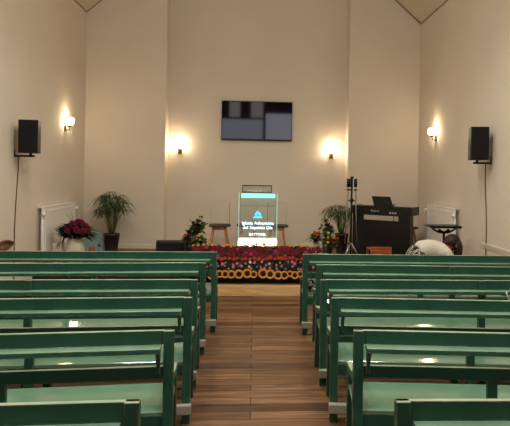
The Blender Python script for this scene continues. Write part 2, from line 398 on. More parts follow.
def pew(i, side):
    (a, b) = (PL, PR)[side > 0][i]
    pa, pb = onz(*a, ZT), onz(*b, ZT)
    # local +x runs from the aisle end outwards
    d = (pb - pa); ang = math.atan2(d.y, d.x) if side > 0 else math.atan2(-d.y, -d.x)
    end = side * (W - .06); L = abs(end - pa.x) / max(.9, math.cos(ang)) - .03
    s = 1 if side > 0 else -1
    mid = abs((MIDL, MIDR)[side > 0][i] * side - pa.x)
    # the post's aisle-side back top edge is the measured point: rear face of the post sits at y = -.026
    off = Matrix.Rotation(ang, 3, 'Z') @ Vector((0, -.004, 0))
    t = thing('church_pew', 'worn green wooden pew in the %s row %s of the aisle' % (ROW[i], 'left' if side < 0 else 'right'), 'pew',
              (pa.x + off.x, pa.y + off.y, 0), ang, 'green church pews')
    X = lambda x0, x1: tuple(sorted((s * x0, s * x1)))
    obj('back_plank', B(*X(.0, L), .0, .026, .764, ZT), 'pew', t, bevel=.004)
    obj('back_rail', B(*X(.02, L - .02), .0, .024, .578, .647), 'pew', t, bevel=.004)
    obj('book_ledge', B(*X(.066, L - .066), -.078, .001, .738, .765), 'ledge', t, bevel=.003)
    for x in (.082, L - .082):
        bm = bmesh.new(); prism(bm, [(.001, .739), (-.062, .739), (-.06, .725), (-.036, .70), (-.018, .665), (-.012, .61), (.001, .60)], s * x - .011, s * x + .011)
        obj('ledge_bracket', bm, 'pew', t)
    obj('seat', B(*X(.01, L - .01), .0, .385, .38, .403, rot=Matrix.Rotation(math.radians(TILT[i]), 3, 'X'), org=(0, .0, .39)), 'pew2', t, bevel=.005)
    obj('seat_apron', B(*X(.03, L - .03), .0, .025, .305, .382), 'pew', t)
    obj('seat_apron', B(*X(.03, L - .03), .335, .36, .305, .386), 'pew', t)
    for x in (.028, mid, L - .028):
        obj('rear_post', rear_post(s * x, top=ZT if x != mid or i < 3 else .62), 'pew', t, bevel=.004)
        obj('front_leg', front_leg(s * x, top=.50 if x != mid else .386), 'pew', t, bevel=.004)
    for x in (.03, L - .03):
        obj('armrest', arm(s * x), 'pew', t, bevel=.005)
    obj('foot_rail', B(*X(-.008, L), -.09, -.045, .075, .138), 'rail', t, bevel=.006)
    return t
PEWS = {}
for i in range(6):
    PEWS[(i, -1)] = pew(i, -1); PEWS[(i, 1)] = pew(i, 1)

# ------------------------------------------------------------------ wall lamps
def sconce(base, normal, label):
    n = Vector(normal); rz = math.atan2(n.y, n.x)
    t = thing('wall_lamp', label, 'lamp', base, rz, 'uplighter wall lamps')
    # local +x points away from the wall
    obj('wall_plate', B(0, .014, -.035, .035, -.07, .05), 'brass', t, bevel=.005)
    obj('arm', T([(.01, 0, -.03), (.035, 0, -.05), (.065, 0, -.035), (.072, 0, .0)], .008), 'brass', t, True)
    obj('cup', LA([(.012, 0), (.03, .006), (.04, .028), (.036, .028), (.02, .012)], (.072, 0, 0)), 'brass', t, True)
    bm = bmesh.new(); lathe(bm, [(.034, .026), (.054, .055), (.062, .09), (.06, .125), (.060, .14), (.055, .14), (.05, .12)], (.072, 0, 0), 16)
    obj('glass_shade', bm, 'lampglass', t, True)
def P2(v): return (v.x, v.y, v.z)
a = at(180, 150, YB); sconce((a.x, YB, a.z), (0, -1, 0), 'lit uplighter wall lamp left of the television')
a = at(331, 155, YB); sconce((a.x, YB, a.z), (0, -1, 0), 'lit uplighter wall lamp right of the television')
sconce((-W, 8.78, 2.36), (1, 0, 0), 'lit uplighter wall lamp on the left side wall beside the loudspeaker')
sconce((W, 8.82, 2.33), (-1, 0, 0), 'lit uplighter wall lamp on the right side wall beside the loudspeaker')

# ------------------------------------------------------------------ television
tl, br_ = at(221.8, 100.3, YB - .06), at(292, 141.3, YB - .06)
cx, cz, hw, hh = (tl.x + br_.x) / 2, (tl.z + br_.z) / 2, (br_.x - tl.x) / 2, (tl.z - br_.z) / 2
t = thing('television', 'large black flat screen television hung on the wall above the lectern', 'television', (cx, YB, cz))
obj('housing', B(-hw, hw, -.055, -.02, -hh, hh), 'black', t, bevel=.006)
obj('screen', B(-hw + .012, hw - .012, -.058, -.054, -hh + .028, hh - .014), 'screen', t)
obj('wall_bracket', B(-.2, .2, -.022, 0, -.15, .15), 'blackmetal', t)

# ------------------------------------------------------------------ loudspeakers and their cables
def speaker(X, Y, z0, z1, w, d, face, label, clabel, cpts):
    s = 1 if X < 0 else -1
    t = thing('loudspeaker', label, 'loudspeaker', (X, Y, z0), face, 'wall loudspeakers')
    h = z1 - z0
    bm = bmesh.new(); prism(bm, [(-w / 2, -d / 2), (w / 2, -d / 2), (w * .36, d / 2), (-w * .36, d / 2)], 0, h, 'z')
    obj('cabinet', bm, 'black', t, bevel=.008)
    obj('grille', B(-w / 2 + .012, w / 2 - .012, -d / 2 - .008, -d / 2, .012, h - .012), 'cloth', t, bevel=.004)
    obj('badge', B(-.03, .03, -d / 2 - .011, -d / 2 - .007, .05, .062), 'blackmetal', t)
    # wall bracket: arm under the box, turned to the wall
    ws = Matrix.Rotation(-face, 3, 'Z') @ Vector((-s, 0, 0))
    gap = abs(s * W + X) if False else W - abs(X)
    bm = bmesh.new(); tube(bm, [(0, 0, -.035), tuple(Vector((0, 0, -.035)) + ws * (gap - .005))], .013)
    tube(bm, [(0, 0, -.048), (0, 0, .0)], .018)
    tube(bm, [tuple(Vector((0, 0, -.035)) - ws * .05), (0, 0, -.035)], .013)
    e = Vector((0, 0, -.05)) + ws * (gap - .008); tube(bm, [tuple(e + Vector((0, 0, .0))), tuple(e + Vector((0, 0, .10)))], .007)
    obj('bracket', bm, 'blackmetal', t)
    tag(obj('speaker_cable', T(cpts, .006, 6), 'brass', None, True), clabel, 'cable')
# left: front edges seen at x 17-38
SYL, SYR = 6.98, 6.70
SL = at(27, 136, SYL - .12); SR = at(481.3, 143, SYR - .12)
zl1, zl0 = at(28, 119.5, SYL - .12).z, at(28, 153, SYL - .12).z
zr1, zr0 = at(480, 126.5, SYR - .12).z, at(480, 160, SYR - .12).z
speaker(SL.x, SYL, zl0, zl1, .238, .22, math.radians(4), 'black box loudspeaker on the left side wall', 'thin brown cable running down the left wall below the loudspeaker',
        [(-W + .008, 7.10, zl0 - .04), (-W + .008, 7.09, 1.7), (-W + .009, 7.03, 1.2), (-W + .008, 7.01, .9), (-W + .008, 7.02, .001)])
speaker(SR.x, SYR, zr0, zr1, .232, .22, math.radians(-5), 'black box loudspeaker on the right side wall', 'thin brown cable running down the right wall below the loudspeaker',
        [(W - .008, 6.86, zr0 - .04), (W - .008, 6.86, 1.6), (W - .009, 6.82, 1.3), (W - .008, 6.80, 1.0), (W - .008, 6.81, .001)])

# ------------------------------------------------------------------ radiators on the side walls
def radiator(s, y0, y1, z0, z1, label):
    t = thing('radiator', label, 'radiator', (s * W, (y0 + y1) / 2, z0), 0, 'white panel radiators'); h = z1 - z0; l = (y1 - y0) / 2
    X = lambda a, b: tuple(sorted((-s * a, -s * b)))
    obj('panel', B(*X(.06, .10), -l, l, 0, h), 'white', t, bevel=.008)
    obj('panel', B(*X(.06, .061), -l + .02, l - .02, .02, h - .02), 'white', t) if False else None
    bm = bmesh.new()
    for k in range(2): box(bm, *X(.100, .106), -l + .05 + k * (2 * l - .12), -l + .07 + k * (2 * l - .12), .06, h - .06)
    for k in range(2): box(bm, *X(.100, .106), -l + .05, l - .05, .05 + k * (h - .12), .07 + k * (h - .12))
    obj('panel_moulding', bm, 'white', t)
    obj('top_grille', B(*X(.02, .105), -l, l, h, h + .012), 'white', t)
    for y in (-l + .15, l - .15):
        obj('bracket', B(*X(0, .06), y - .02, y + .02, .1, h - .1), 'white', t)
    for y in (-l - .03, l + .03):
        bm = bmesh.new(); tube(bm, [(-s * .085, y + .035 * (1 if y < 0 else -1), h - .09), (-s * .085, y, h - .09)], .012); tube(bm, [(-s * .085, y, h - .09), (-s * .13, y, h - .09)], .026, 12)
        obj('valve', bm, 'white', t, True)
    bm = bmesh.new(); y = l + .03
    tube(bm, [(-s * .085, -l - .03, h - .09), (-s * .085, -l - .03, -z0 + SZ + .004)], .010)
    obj('pipe', bm, 'white', t, True)
radiator(-1, 7.72, 9.05, .43, 1.15, 'white panel radiator on the left wall behind the crimson bouquet')
radiator(1, 7.72, 8.92, .43, 1.20, 'white panel radiator on the right wall behind the bending person')

# ------------------------------------------------------------------ lectern
YL_ = 8.5
l0, l1 = at(238.6, 240, YL_), at(276.3, 240, YL_); lw = (l1.x - l0.x) / 2; lcx = (l0.x + l1.x) / 2
zt = at(257, 192.5, YL_).z - SZ; zb = at(257, 240.3, YL_).z - SZ
lec = thing('lectern', 'clear acrylic lectern with lit cyan top edge and blue church emblem', 'lectern', (lcx, YL_, SZ))
obj('front_panel', B(-lw, lw, -.01, .01, zb, zt), 'acrylic', lec)
for s in (-1, 1):
    obj('side_panel', B(*sorted((s * lw, s * (lw - .018))), .012, .30, zb, zt - .02), 'acrylic', lec)
obj('shelf', B(-lw + .02, lw - .02, .012, .30, zt - .22, zt - .208), 'acrylic', lec)
obj('light_strip', B(-lw + .03, lw - .03, .0105, .03, zt - .085, zt - .02), 'led', lec, bevel=.008)
for s in (-1, 1): obj('lit_edge', B(*sorted((s * lw, s * (lw + .006))), -.011, .011, zb, zt), 'edge', lec)
obj('base', B(-lw - .012, lw + .012, -.03, .33, 0, zb), 'litbase', lec, bevel=.006)
# reading plate, tilted up towards the speaker
f0, f1 = at(242.3, 184.5, YL_ + .2), at(272, 192, YL_ + .2); rw = (f1.x - f0.x) / 2; rcx = (f0.x + f1.x) / 2 - lcx
rh = f0.z - f1.z
rot = Matrix.Rotation(math.radians(-18), 3, 'X')
org = (rcx, .2, zt)
plate = obj('reading_plate', B(rcx - rw, rcx + rw, .196, .204, zt - .01, zt + rh, rot=rot, org=org), 'glass', lec)
bm = bmesh.new()
for x in (rcx - rw, rcx + rw - .012): box(bm, x, x + .012, .19, .21, zt - .01, zt + rh, rot=rot, org=org)
for z in (zt - .01, zt + rh - .012): box(bm, rcx - rw, rcx + rw, .19, .21, z, z + .012, rot=rot, org=org)
obj('plate_frame', bm, 'black', plate)
# emblem: an open book under rising flames
ez = at(257, 214.5, YL_).z - SZ; eu = .0157
em = bmesh.new()
def stroke(pts, r): tube(em, [(p[0] * eu, -.014, ez + p[1] * eu) for p in pts], [x * eu for x in r] if isinstance(r, (list, tuple)) else r * eu, 6)
stroke([(-4.6, -3.4), (-2.2, -2.6), (0, -3.6), (2.2, -2.6), (4.6, -3.4)], .5)
stroke([(-3.6, -2.2), (-1.8, -1.5), (0, -2.4), (1.8, -1.5), (3.6, -2.2)], .5)
stroke([(-2.6, -.8), (-1.9, 1.2), (-.6, 2.6), (.2, 4.2)], [.75, .7, .55, .15])
stroke([(2.6, -.8), (2.2, .8), (1.2, 2.0), (.5, 3.2)], [.75, .7, .55, .15])
stroke([(-.9, -.9), (-1.0, .6), (.2, 1.5), (.9, .6), (.5, -.6)], .5)
obj('emblem', em, 'etchblue', lec)
def lz(py): return at(257, py, YL_).z - SZ
text_mesh('lettering', 'Iglesia Adventista', .072, 'etch', lec, (0, -.013, lz(224.6)))
text_mesh('lettering', 'del Séptimo Día', .072, 'etch', lec, (0, -.013, lz(229.0)))
text_mesh('lettering', 'BATTOSEL', .058, 'etch', lec, (0, -.013, lz(235.6)))

# ------------------------------------------------------------------ chairs with clear backs
def chair(px, Y, label, rz=0):
    p = at(px, 224.5, Y); seat_z = .475
    t = thing('acrylic_chair', label, 'chair', (p.x, Y, SZ), rz, 'clear backed chairs behind the lectern')
    bm = bmesh.new(); n = 20
    out = [(.20 * math.copysign(abs(math.cos(2 * PI * k / n)) ** .6, math.cos(2 * PI * k / n)), .20 * math.copysign(abs(math.sin(2 * PI * k / n)) ** .6, math.sin(2 * PI * k / n))) for k in range(n)]
    prism(bm, out, seat_z - .028, seat_z, 'z'); obj('seat', bm, 'seatgrey', t, bevel=.01)
    for sx in (-1, 1):
        for sy in (-1, 1):
            obj('leg', T([(sx * .095, sy * .10, seat_z - .037), (sx * .165, sy * .17, .001)], [.02, .013], 10), 'beech', t, True)
    bm = bmesh.new(); box(bm, -.12, .12, -.10, -.08, seat_z - .085, seat_z - .036); box(bm, -.12, .12, .08, .10, seat_z - .085, seat_z - .036)
    obj('seat_frame', bm, 'beech', t)
    # curved clear shell; open to the front (towards the hall)
    bm = bmesh.new(); rows = []
    for j in range(7):
        z = seat_z + .40 * j / 6; row = []
        for k in range(13):
            a = -1 + 2 * k / 12; row.append(bm.verts.new((a * .165, .17 + .03 * j / 6 - .05 * a * a, z - .03 * (a ** 4) * (j == 6))))
        rows.append(row)
    for r0, r1 in zip(rows, rows[1:]):
        for k in range(12): bm.faces.new([r0[k], r0[k + 1], r1[k + 1], r1[k]])
    b = obj('backrest', bm, 'acrylic2', t, True, solid=.008)
    bm = bmesh.new(); tube(bm, [(-1 * .165 + .33 * k / 12, .20 - .05 * (-1 + k / 6) ** 2, seat_z + .40 - .03 * (-1 + k / 6) ** 4) for k in range(13)], .004, 6)
    obj('top_rim', bm, 'acrylic2', b)
    if Y > 9 and px < 300:
        bm = bmesh.new()
        tube(bm, [(-.035, .168, seat_z + .165), (0, .168, seat_z + .18), (.035, .168, seat_z + .165)], .006, 6)
        tube(bm, [(-.02, .168, seat_z + .185), (-.006, .168, seat_z + .21), (.0, .168, seat_z + .23)], [.007, .006, .002], 6)
        tube(bm, [(.02, .168, seat_z + .185), (.010, .168, seat_z + .205)], [.007, .003], 6)
        obj('emblem', bm, 'ink', b)
    return t
chair(219.5, 9.45, 'clear backed chair with wooden legs standing left of the lectern')
chair(248, 9.55, 'clear backed chair with wooden legs behind the left half of the lectern')
chair(277, 9.45, 'clear backed chair with wooden legs standing at the right edge of the lectern')
chair(405.5, 9.42, 'chair with orange wooden legs half hidden behind the piano', .3)

# ------------------------------------------------------------------ flower bank along the stage edge
bx0, bx1 = at(188, 262, 7.5).x, at(322, 262, 7.5).x
bm = bmesh.new()
NS = 40; prof = [(7.60, .305), (7.60, .25), (7.475, .245), (7.47, .42), (7.50, .50), (7.55, .60), (7.68, .645), (7.80, .60), (7.84, .3005)]
rings = []
for i in range(NS + 1):
    x = bx0 + (bx1 - bx0) * i / NS
    e = min(1, .6 + 4 * min(i, NS - i) / NS)
    rings.append([bm.verts.new((x, 7.62 + (y - 7.62) * (1 if k in (0, 1) else e) + (R.uniform(-.008, .008) if k not in (0, 1, 8) else 0), z if k in (0, 1, 2, 8) else .3 + (z - .3) * e + R.uniform(-.012, .012))) for k, (y, z) in enumerate(prof)])
for a, b in zip(rings, rings[1:]):
    for k in range(len(prof)): bm.faces.new([a[k], a[(k + 1) % len(prof)], b[(k + 1) % len(prof)], b[k]])
bm.faces.new(rings[0]); bm.faces.new(rings[-1][::-1])
for i in range(1300):
    x = R.uniform(bx0 + .02, bx1 - .02); k = R.choice([2, 3, 3, 4, 5, 5, 5, 6]); y0, z0 = prof[k]; y1, z1 = prof[k + 1]; f = R.random()
    y, z = y0 + (y1 - y0) * f, z0 + (z1 - z0) * f
    leaf(bm, (x, y + .01, z), (R.uniform(-1, 1), -R.uniform(.3, 1), R.uniform(-.5, .8)), R.uniform(.03, .055), .012, .3)
bank = obj('flower_bank_foliage', bm, 'leafdark'); bank['kind'] = 'stuff'
tag(bank, 'bank of dark green foliage along the stage edge carrying the flowers', 'foliage')
def mesh_of(bm, m, name):
    me = bpy.data.meshes.new(name); bm.to_mesh(me); bm.free(); me.materials.append(MT[m]); return me
def scatter(name, me_list, pts, label, cat, group):
    for k, p in enumerate(pts):
        o = bpy.data.objects.new(name, me_list[k % len(me_list)]); COL.objects.link(o)
        o.location = p; o.rotation_euler = (R.uniform(-.3, .3), R.uniform(0, 6.28) if False else R.uniform(-.6, .6), R.uniform(-.4, .4)); o.scale = [R.uniform(.85, 1.15)] * 3
        tag(o, label, cat, group)
def protos(name, m, r, n, ly, k=3):
    out = []
    for j in range(k):
        bm = bmesh.new(); bloom(bm, (0, 0, 0), r * (1 + .12 * (j - 1)), n, ly); out.append(mesh_of(bm, m, name))
    return out
pts = []
for py, Y, st in ((255.0, 7.505, 4.6), (251.6, 7.535, 4.7), (248.6, 7.565, 5.0)):
    x = 192 + R.uniform(0, 2)
    while x < 319: pts.append(at(x, py + R.uniform(-1.6, 1.6), Y)); x += st * R.uniform(.7, 1.25)
scatter('crimson_bloom', protos('crimson_bloom', 'crimson', .036, 8, 2) + protos('crimson_bloom', 'maroon', .036, 8, 2) + protos('crimson_bloom', 'rose', .034, 8, 2, 1), pts, 'small crimson bloom in the top band of the flower bank', 'flower', 'crimson blooms in the flower bank')
pts = []; x = 191
while x < 320: pts.append(at(x, 258.8 + R.uniform(-1, 1), 7.475)); x += 4.0 * R.uniform(.75, 1.2)
scatter('orange_bloom', protos('orange_bloom', 'redor', .03, 8, 2), pts, 'small red orange bloom in the thin band below the crimson blooms', 'flower', 'red orange blooms in the flower bank')
pts = []; pts2 = []
for py in (263.5, 267.5):
    x = 192
    while x < 320: (pts if R.random() < .86 else pts2).append(at(x + R.uniform(-1.5, 1.5), py + R.uniform(-1.8, 1.8), 7.462)); x += 5.0 * R.uniform(.8, 1.2)
scatter('pink_bloom', protos('pink_bloom', 'pink', .021, 6, 1), pts, 'tiny pink bloom in the dark leaves above the sunflowers', 'flower', 'pink blooms in the flower bank')
scatter('white_bloom', protos('white_bloom', 'paleflower', .02, 6, 1), pts2, 'tiny white bloom in the dark leaves above the sunflowers', 'flower', 'white blooms in the flower bank')
pts = []; x = 193
while x < 318: pts.append(at(x, 245.8 + R.uniform(-1.6, .9), 7.65)); x += 4.2 * R.uniform(.5, 1.5)
scatter('yellow_bloom', protos('yellow_bloom', 'yellow', .022, 7, 2), pts, 'small yellow bloom along the top edge of the flower bank', 'flower', 'yellow blooms in the flower bank')
# sunflowers, each its own head
def sunflower(px, py, r, label):
    p = at(px, py, 7.452)
    t = thing('sunflower', label, 'flower', p, 0, 'sunflowers along the stage edge')
    bm = bmesh.new(); n = 15
    for ly in range(2):
        for k in range(n):
            th = 2 * PI * (k + .5 * ly) / n; d = Vector((math.cos(th), 0, math.sin(th))); s = Vector((-math.sin(th), 0, math.cos(th)))
            w = r * .19; f = -.012 - .007 * ly
            bm.faces.new([bm.verts.new(d * r * .5 - s * w * .6 + Vector((0, f, 0))), bm.verts.new(d * r * .8 - s * w + Vector((0, f - .006, 0))), bm.verts.new(d * r * (1.04 - .06 * ly) + Vector((0, f, 0))), bm.verts.new(d * r * .8 + s * w + Vector((0, f - .006, 0))), bm.verts.new(d * r * .5 + s * w * .6 + Vector((0, f, 0)))])
    obj('petals', bm, 'sunpetal', t)
    bm = bmesh.new(); ball(bm, (0, -.016, 0), r * .60, 1, .28, 1, 16, 10); obj('flower_centre', bm, 'suncentre', t, True)
    obj('calyx', T([(0, .03, 0), (0, -.012, 0)], [.012, r * .5], 10), 'leafdark', t)
SUN = [(219.6, 273.8, 4.0), (225.2, 274, 4.2), (231.5, 274.2, 4.4), (239, 274, 4.8), (247.2, 273.4, 4.9), (253.6, 274.2, 3.9), (263.0, 273.4, 5.2), (270.2, 274, 5.0), (278, 275, 4.8), (284.4, 275, 4.5), (289.9, 273.6, 3.4), (294.8, 275, 4.2), (300, 274, 3.8), (211.5, 275.5, 4.0), (306, 275, 4.1)]
ORD = ['first', 'second', 'third', 'fourth', 'fifth', 'sixth', 'seventh', 'eighth', 'ninth', 'tenth', 'eleventh', 'twelfth', 'thirteenth', 'fourteenth', 'fifteenth']
for k, (x, y, r) in enumerate(sorted(SUN)):
    sunflower(x, y, r * 7.45 / F, 'dark centred sunflower, %s from the left in the row along the stage edge' % ORD[k])

# ------------------------------------------------------------------ plants
def umbrella_plant(px, Y, pot_h, rt, rb, ztop, spread, label, potm, n=17, seed=1, ymax=9.72, leafm='leafmid', xmax=9):
    r = random.Random(seed); p = at(px, 240, Y)
    t = thing('potted_umbrella_plant', label, 'plant', (p.x, Y, SZ))
    obj('pot', LA([(rb, 0), (rb * 1.02, .01), (rt, pot_h - .03), (rt * 1.05, pot_h - .03), (rt * 1.05, pot_h), (rt * .92, pot_h), (rt * .9, pot_h - .02)], seg=24), potm, t, True)
    obj('soil', LA([(rt * .9, pot_h - .03), (rt * .9, pot_h - .018)]), 'soil', t)
    bs = bmesh.new(); bl = bmesh.new()
    for i in range(n):
        a = 2 * PI * i / n + r.uniform(-.3, .3); q = spread * math.sqrt(r.uniform(.05, 1)) * .78
        top = Vector((q * math.cos(a), q * math.sin(a) * .8, pot_h + (ztop - pot_h) * r.uniform(.50, .95) - .3 * q))
        top.y = min(top.y, ymax - Y - .03)
        b0 = Vector((rt * .22 * math.cos(a), rt * .22 * math.sin(a), pot_h - .025)); mid = b0.lerp(top, .55) + Vector((0, 0, .04)); mid.x *= .9; mid.y *= .9
        tube(bs, [b0, mid, top], [.006, .005, .004], 5)
        m = 13
        for k in range(m):
            th = 2 * PI * k / m + r.uniform(-.2, .2); L = r.uniform(.15, .27)
            d = Vector((math.cos(th), math.sin(th), r.uniform(-.1, .65)))
            n0 = len(bl.verts); leaf(bl, top, d, L, .0085, .75, .2)
            for v in list(bl.verts)[n0:]: v.co.y = min(v.co.y, ymax - Y); v.co.x = min(v.co.x, xmax)
    obj('stems', bs, 'stem', t, True); obj('foliage', bl, leafm, t)
pz = lambda x, y, Y: at(x, y, Y).z - SZ
umbrella_plant(111.5, 9.3, pz(111, 233.5, 9.3), .13, .095, pz(111, 187, 9.3), .31, 'tall leafy umbrella plant in a square dark pot on the left of the stage', 'pot', 34, 3)
umbrella_plant(341.5, 9.1, pz(341, 233.5, 9.1), .11, .08, pz(341, 199, 9.1), .31, 'drooping umbrella plant in a grey pot beside the piano', 'pot', 22, 8, xmax=.15)

# bouquet in the cream vase, far left
v = at(75, 252, 7.95); hz = pz(75, 238, 7.95)
t = thing('flower_vase', 'round cream vase holding a crimson bouquet in front of the left radiator', 'vase', (v.x, 7.95, SZ))
rv = 9.2 * 7.95 / F
obj('vase', LA([(rv * .55, 0), (rv * .8, hz * .18), (rv, hz * .5), (rv * .9, hz * .8), (rv * .72, hz * .95), (rv * .76, hz), (rv * .68, hz), (rv * .6, hz * .9)], seg=28), 'ceramic', t, True)
bm = bmesh.new(); r = random.Random(5)
ctr = Vector((.0, 0, hz + .05))
for i in range(340):
    a = r.uniform(0, 2 * PI); e = r.uniform(-.22, .8); d = Vector((math.cos(a) * 1.25, math.sin(a) * .8, e + .18))
    leaf(bm, ctr + d * r.uniform(.02, .12), d, r.uniform(.10, .17), r.uniform(.022, .04), .35)
for sx, ex, ez_, L in ((-1, -.7, 1.2, .2), (-1, -1, .9, .22), (-1, -.6, .5, .2), (-1.1, -.5, -1.2, .22), (1, 1, .3, .2), (1, .8, -.1, .2)):
    for q in range(5):
        leaf(bm, ctr + Vector((sx * .13, r.uniform(-.1, .1), r.uniform(-.03, .05))), (ex + r.uniform(-.2, .2), r.uniform(-.4, .2), ez_), L, .03, .25)
tube(bm, [(0, 0, hz * .5), (0, 0, hz + .12)], .03, 8)
obj('foliage', bm, 'leafdark', t)
for i in range(38):
    a = r.uniform(0, 2 * PI); q = math.sqrt(r.random()) * .175
    bm = bmesh.new(); bloom(bm, (.03 + q * math.cos(a), q * math.sin(a) * .9 - .03, hz + .13 + .13 * (1 - (q / .175) ** 2) - .02), .05, 8, 3, Vector((q * math.cos(a) * 5, -1 + q * math.sin(a) * 3, .6)))
    obj('bloom', bm, 'wine', t)
bm = bmesh.new()
for dx, dz in ((-.16, .22), (-.10, .24), (.10, .24), (.13, .20), (.06, .25)):
    tube(bm, [(0, 0, hz + .1), (dx * .6 + .03, 0, hz + .1 + dz * .75), (dx + .03, .0, hz + .14 + dz)], [.004, .003, .0015], 5)
obj('twigs', bm, 'twig', t)

# cream box and small house beside the vase
a, b = at(54.5, 243, 7.95), at(64.5, 243, 7.95)
t = thing('gift_box', 'small cream box with a lid left of the round vase', 'box', ((a.x + b.x) / 2 - .01, 7.95, SZ)); hb = pz(60, 242.5, 7.95); hw = (b.x - a.x) / 2 - .015
obj('body', B(-hw, hw, -.07, .07, 0, hb - .05), 'ceramic', t, bevel=.004); obj('lid', B(-hw - .006, hw + .006, -.076, .076, hb - .05, hb), 'ceramic', t, bevel=.004)
a, b = at(84.5, 240, 9.4), at(104, 240, 9.4); hw = (b.x - a.x) / 2; hr = pz(94, 232, 9.4); he = pz(94, 240, 9.4)
t = thing('model_house', 'pale blue model house with a pitched roof beside the dark plant pot', 'ornament', ((a.x + b.x) / 2, 9.45, SZ))
bm = bmesh.new(); prism(bm, [(-hw, 0), (hw, 0), (hw, he), (.02, hr), (-hw, he)], -.08, .08, 'y'); obj('walls', bm, 'blue', t)
for s in (-1, 1):
    bm = bmesh.new(); prism(bm, [(.02, hr + .018), (.02, hr), (s * hw, he), (s * hw * 1.1, he - .02 + .002), (s * hw * 1.1, he + .0)], -.10, .10, 'y'); obj('roof_slope', bm, 'blue', t)
bm = bmesh.new(); tube(bm, [(hw * .58, -.083, he * .55), (hw * .58, -.078, he * .55)], .022, 14); obj('round_window', bm, 'black', t)
a = at(92, 246, 9.2)
tag(obj('candle', LA([(.048, 0), (.05, .004), (.05, .10), (.045, .105), (.01, .10), (.004, .115)], (a.x, 9.2, SZ)), 'terracotta', None, True), 'short terracotta candle standing in front of the blue model house', 'candle')
# wooden offering bowl resting on the left dado
a = at(6.5, 243, 6.7)
bm = bmesh.new(); cz0 = .8405
t = thing('wooden_bowl', 'boat shaped brown wooden bowl hung on the left wall above the pews', 'bowl', (-W + .003, 6.72, .765), 0)
bm = bmesh.new(); n = 20
tube(bm, [(.03, -.19 * math.cos(2 * PI * k / n) * 1.0, .05 * math.sin(2 * PI * k / n) * (1 + .35 * math.cos(2 * PI * k / n))) for k in range(n + 1)], .015, 8, False)
obj('rim', bm, 'basket', t, True)
bm = bmesh.new(); prism(bm, [(-.18 * math.cos(2 * PI * k / n), .058 * math.sin(2 * PI * k / n)) for k in range(n)], .0, .016); obj('bowl_base', bm, 'brownleather', t)

# low speaker box, stage left
a, b = at(155.5, 246, 8.7), at(185, 246, 8.7); hb = pz(170, 242, 8.7)
t = thing('stage_monitor', 'long black monitor box lying on the stage left of the flower arrangement', 'loudspeaker', ((a.x + b.x) / 2, 8.8, SZ)); hw = (b.x - a.x) / 2
bm = bmesh.new(); prism(bm, [(-.13, 0), (.15, 0), (.15, hb - .02), (.10, hb), (-.06, hb)], -hw, hw); obj('cabinet', bm, 'black', t, bevel=.008)
bm = bmesh.new(); prism(bm, [(-.136, .012), (-.128, .012), (-.062, hb - .018), (-.072, hb - .018)], -hw + .02, hw - .02); obj('grille', bm, 'cloth', t)
obj('top_edge', B(-hw, hw, -.06, .10, hb, hb + .006), 'seatgrey', t)

# mixed flower arrangements flanking the bank
def arrangement(px, Y, pw, ph, items, label, seed, vm='black'):
    r = random.Random(seed); p = at(px, 245, Y)
    t = thing('flower_arrangement', label, 'flowers', (p.x, Y, SZ))
    obj('vase', LA([(pw * .7, 0), (pw * .85, ph * .3), (pw, ph * .75), (pw * .8, ph * .95), (pw * .85, ph), (pw * .7, ph), (pw * .6, ph * .9)]), vm, t, True)
    bs = bmesh.new(); bl = bmesh.new(); bg = bmesh.new()
    for (x, y, m, rad) in items:
        rad *= .82
        q = at(x, y, Y) - Vector((p.x, Y, SZ)); q.y = r.uniform(-.10, .02)
        mid = Vector((q.x * .4, q.y * .4, ph + (q.z - ph) * .5)); e = q + Vector((0, .01, -.01))
        tube(bs, [(r.uniform(-.02, .02), 0, ph * .7), mid, e], .004, 5)
        bm = bmesh.new(); bloom(bm, q, rad, 7, 2, Vector((q.x * .8, -1, .4))); obj('bloom', bm, m, t)
        for k in range(22):
            c = mid.lerp(e, r.uniform(-.2, 1.0)); leaf(bl if k % 2 else bg, c, (r.uniform(-1, 1), r.uniform(-1, .5), r.uniform(-.2, 1)), r.uniform(.06, .14), r.uniform(.012, .024), .25)
        for k in range(2):
            qq = q + Vector((r.uniform(-.06, .06), r.uniform(-.02, .05), r.uniform(-.06, .03))); bm = bmesh.new(); bloom(bm, qq, rad * .55, 6, 2, Vector((r.uniform(-.5, .5), -1, .5))); obj('bloom', bm, r.choice((m, 'maroon', 'yellow', 'paleflower')), t)
    obj('stems', bs, 'stem', t); obj('foliage', bl, 'leafdark', t); obj('foliage', bg, 'leaflight', t)
arrangement(191, 8.55, .085, pz(191, 238, 8.55), [(186, 235, 'redor', .045), (185, 239, 'maroon', .04), (193, 229, 'yellow', .05), (189, 232, 'maroon', .05), (193.5, 222, 'maroon', .035), (199, 221, 'yellow', .035), (201, 218, 'yellow', .025), (198, 226, 'maroon', .05), (203, 227, 'leaflight', .05), (205, 224, 'leaflight', .04), (196, 234, 'maroon', .05), (201, 231, 'yellow', .04), (202, 217, 'leaflight', .03)],
            'tall mixed flower arrangement in a black vase left of the lectern', 4)
arrangement(197, 8.2, .06, pz(197, 243, 8.2), [(198, 237, 'yellow', .05), (195, 240, 'yellow', .04), (202, 236, 'leaflight', .04), (204.5, 238, 'paleflower', .035), (207.5, 243, 'paleflower', .03), (203, 243, 'redor', .04), (194.5, 244, 'pink', .03), (209, 246, 'yellow', .035)],
            'low yellow and white bouquet in a dark vase in front of the tall left arrangement', 9)
arrangement(327, 8.6, .08, pz(327, 235, 8.6), [(322, 226, 'paleflower', .05), (326, 221, 'yellow', .035), (328, 226, 'maroon', .055), (331, 227, 'maroon', .045), (325, 232, 'leaflight', .06), (329, 232, 'leaflight', .06), (332, 231, 'leaflight', .04), (324.5, 219, 'leaflight', .03)],
            'tall dark flower arrangement right of the lectern', 14)
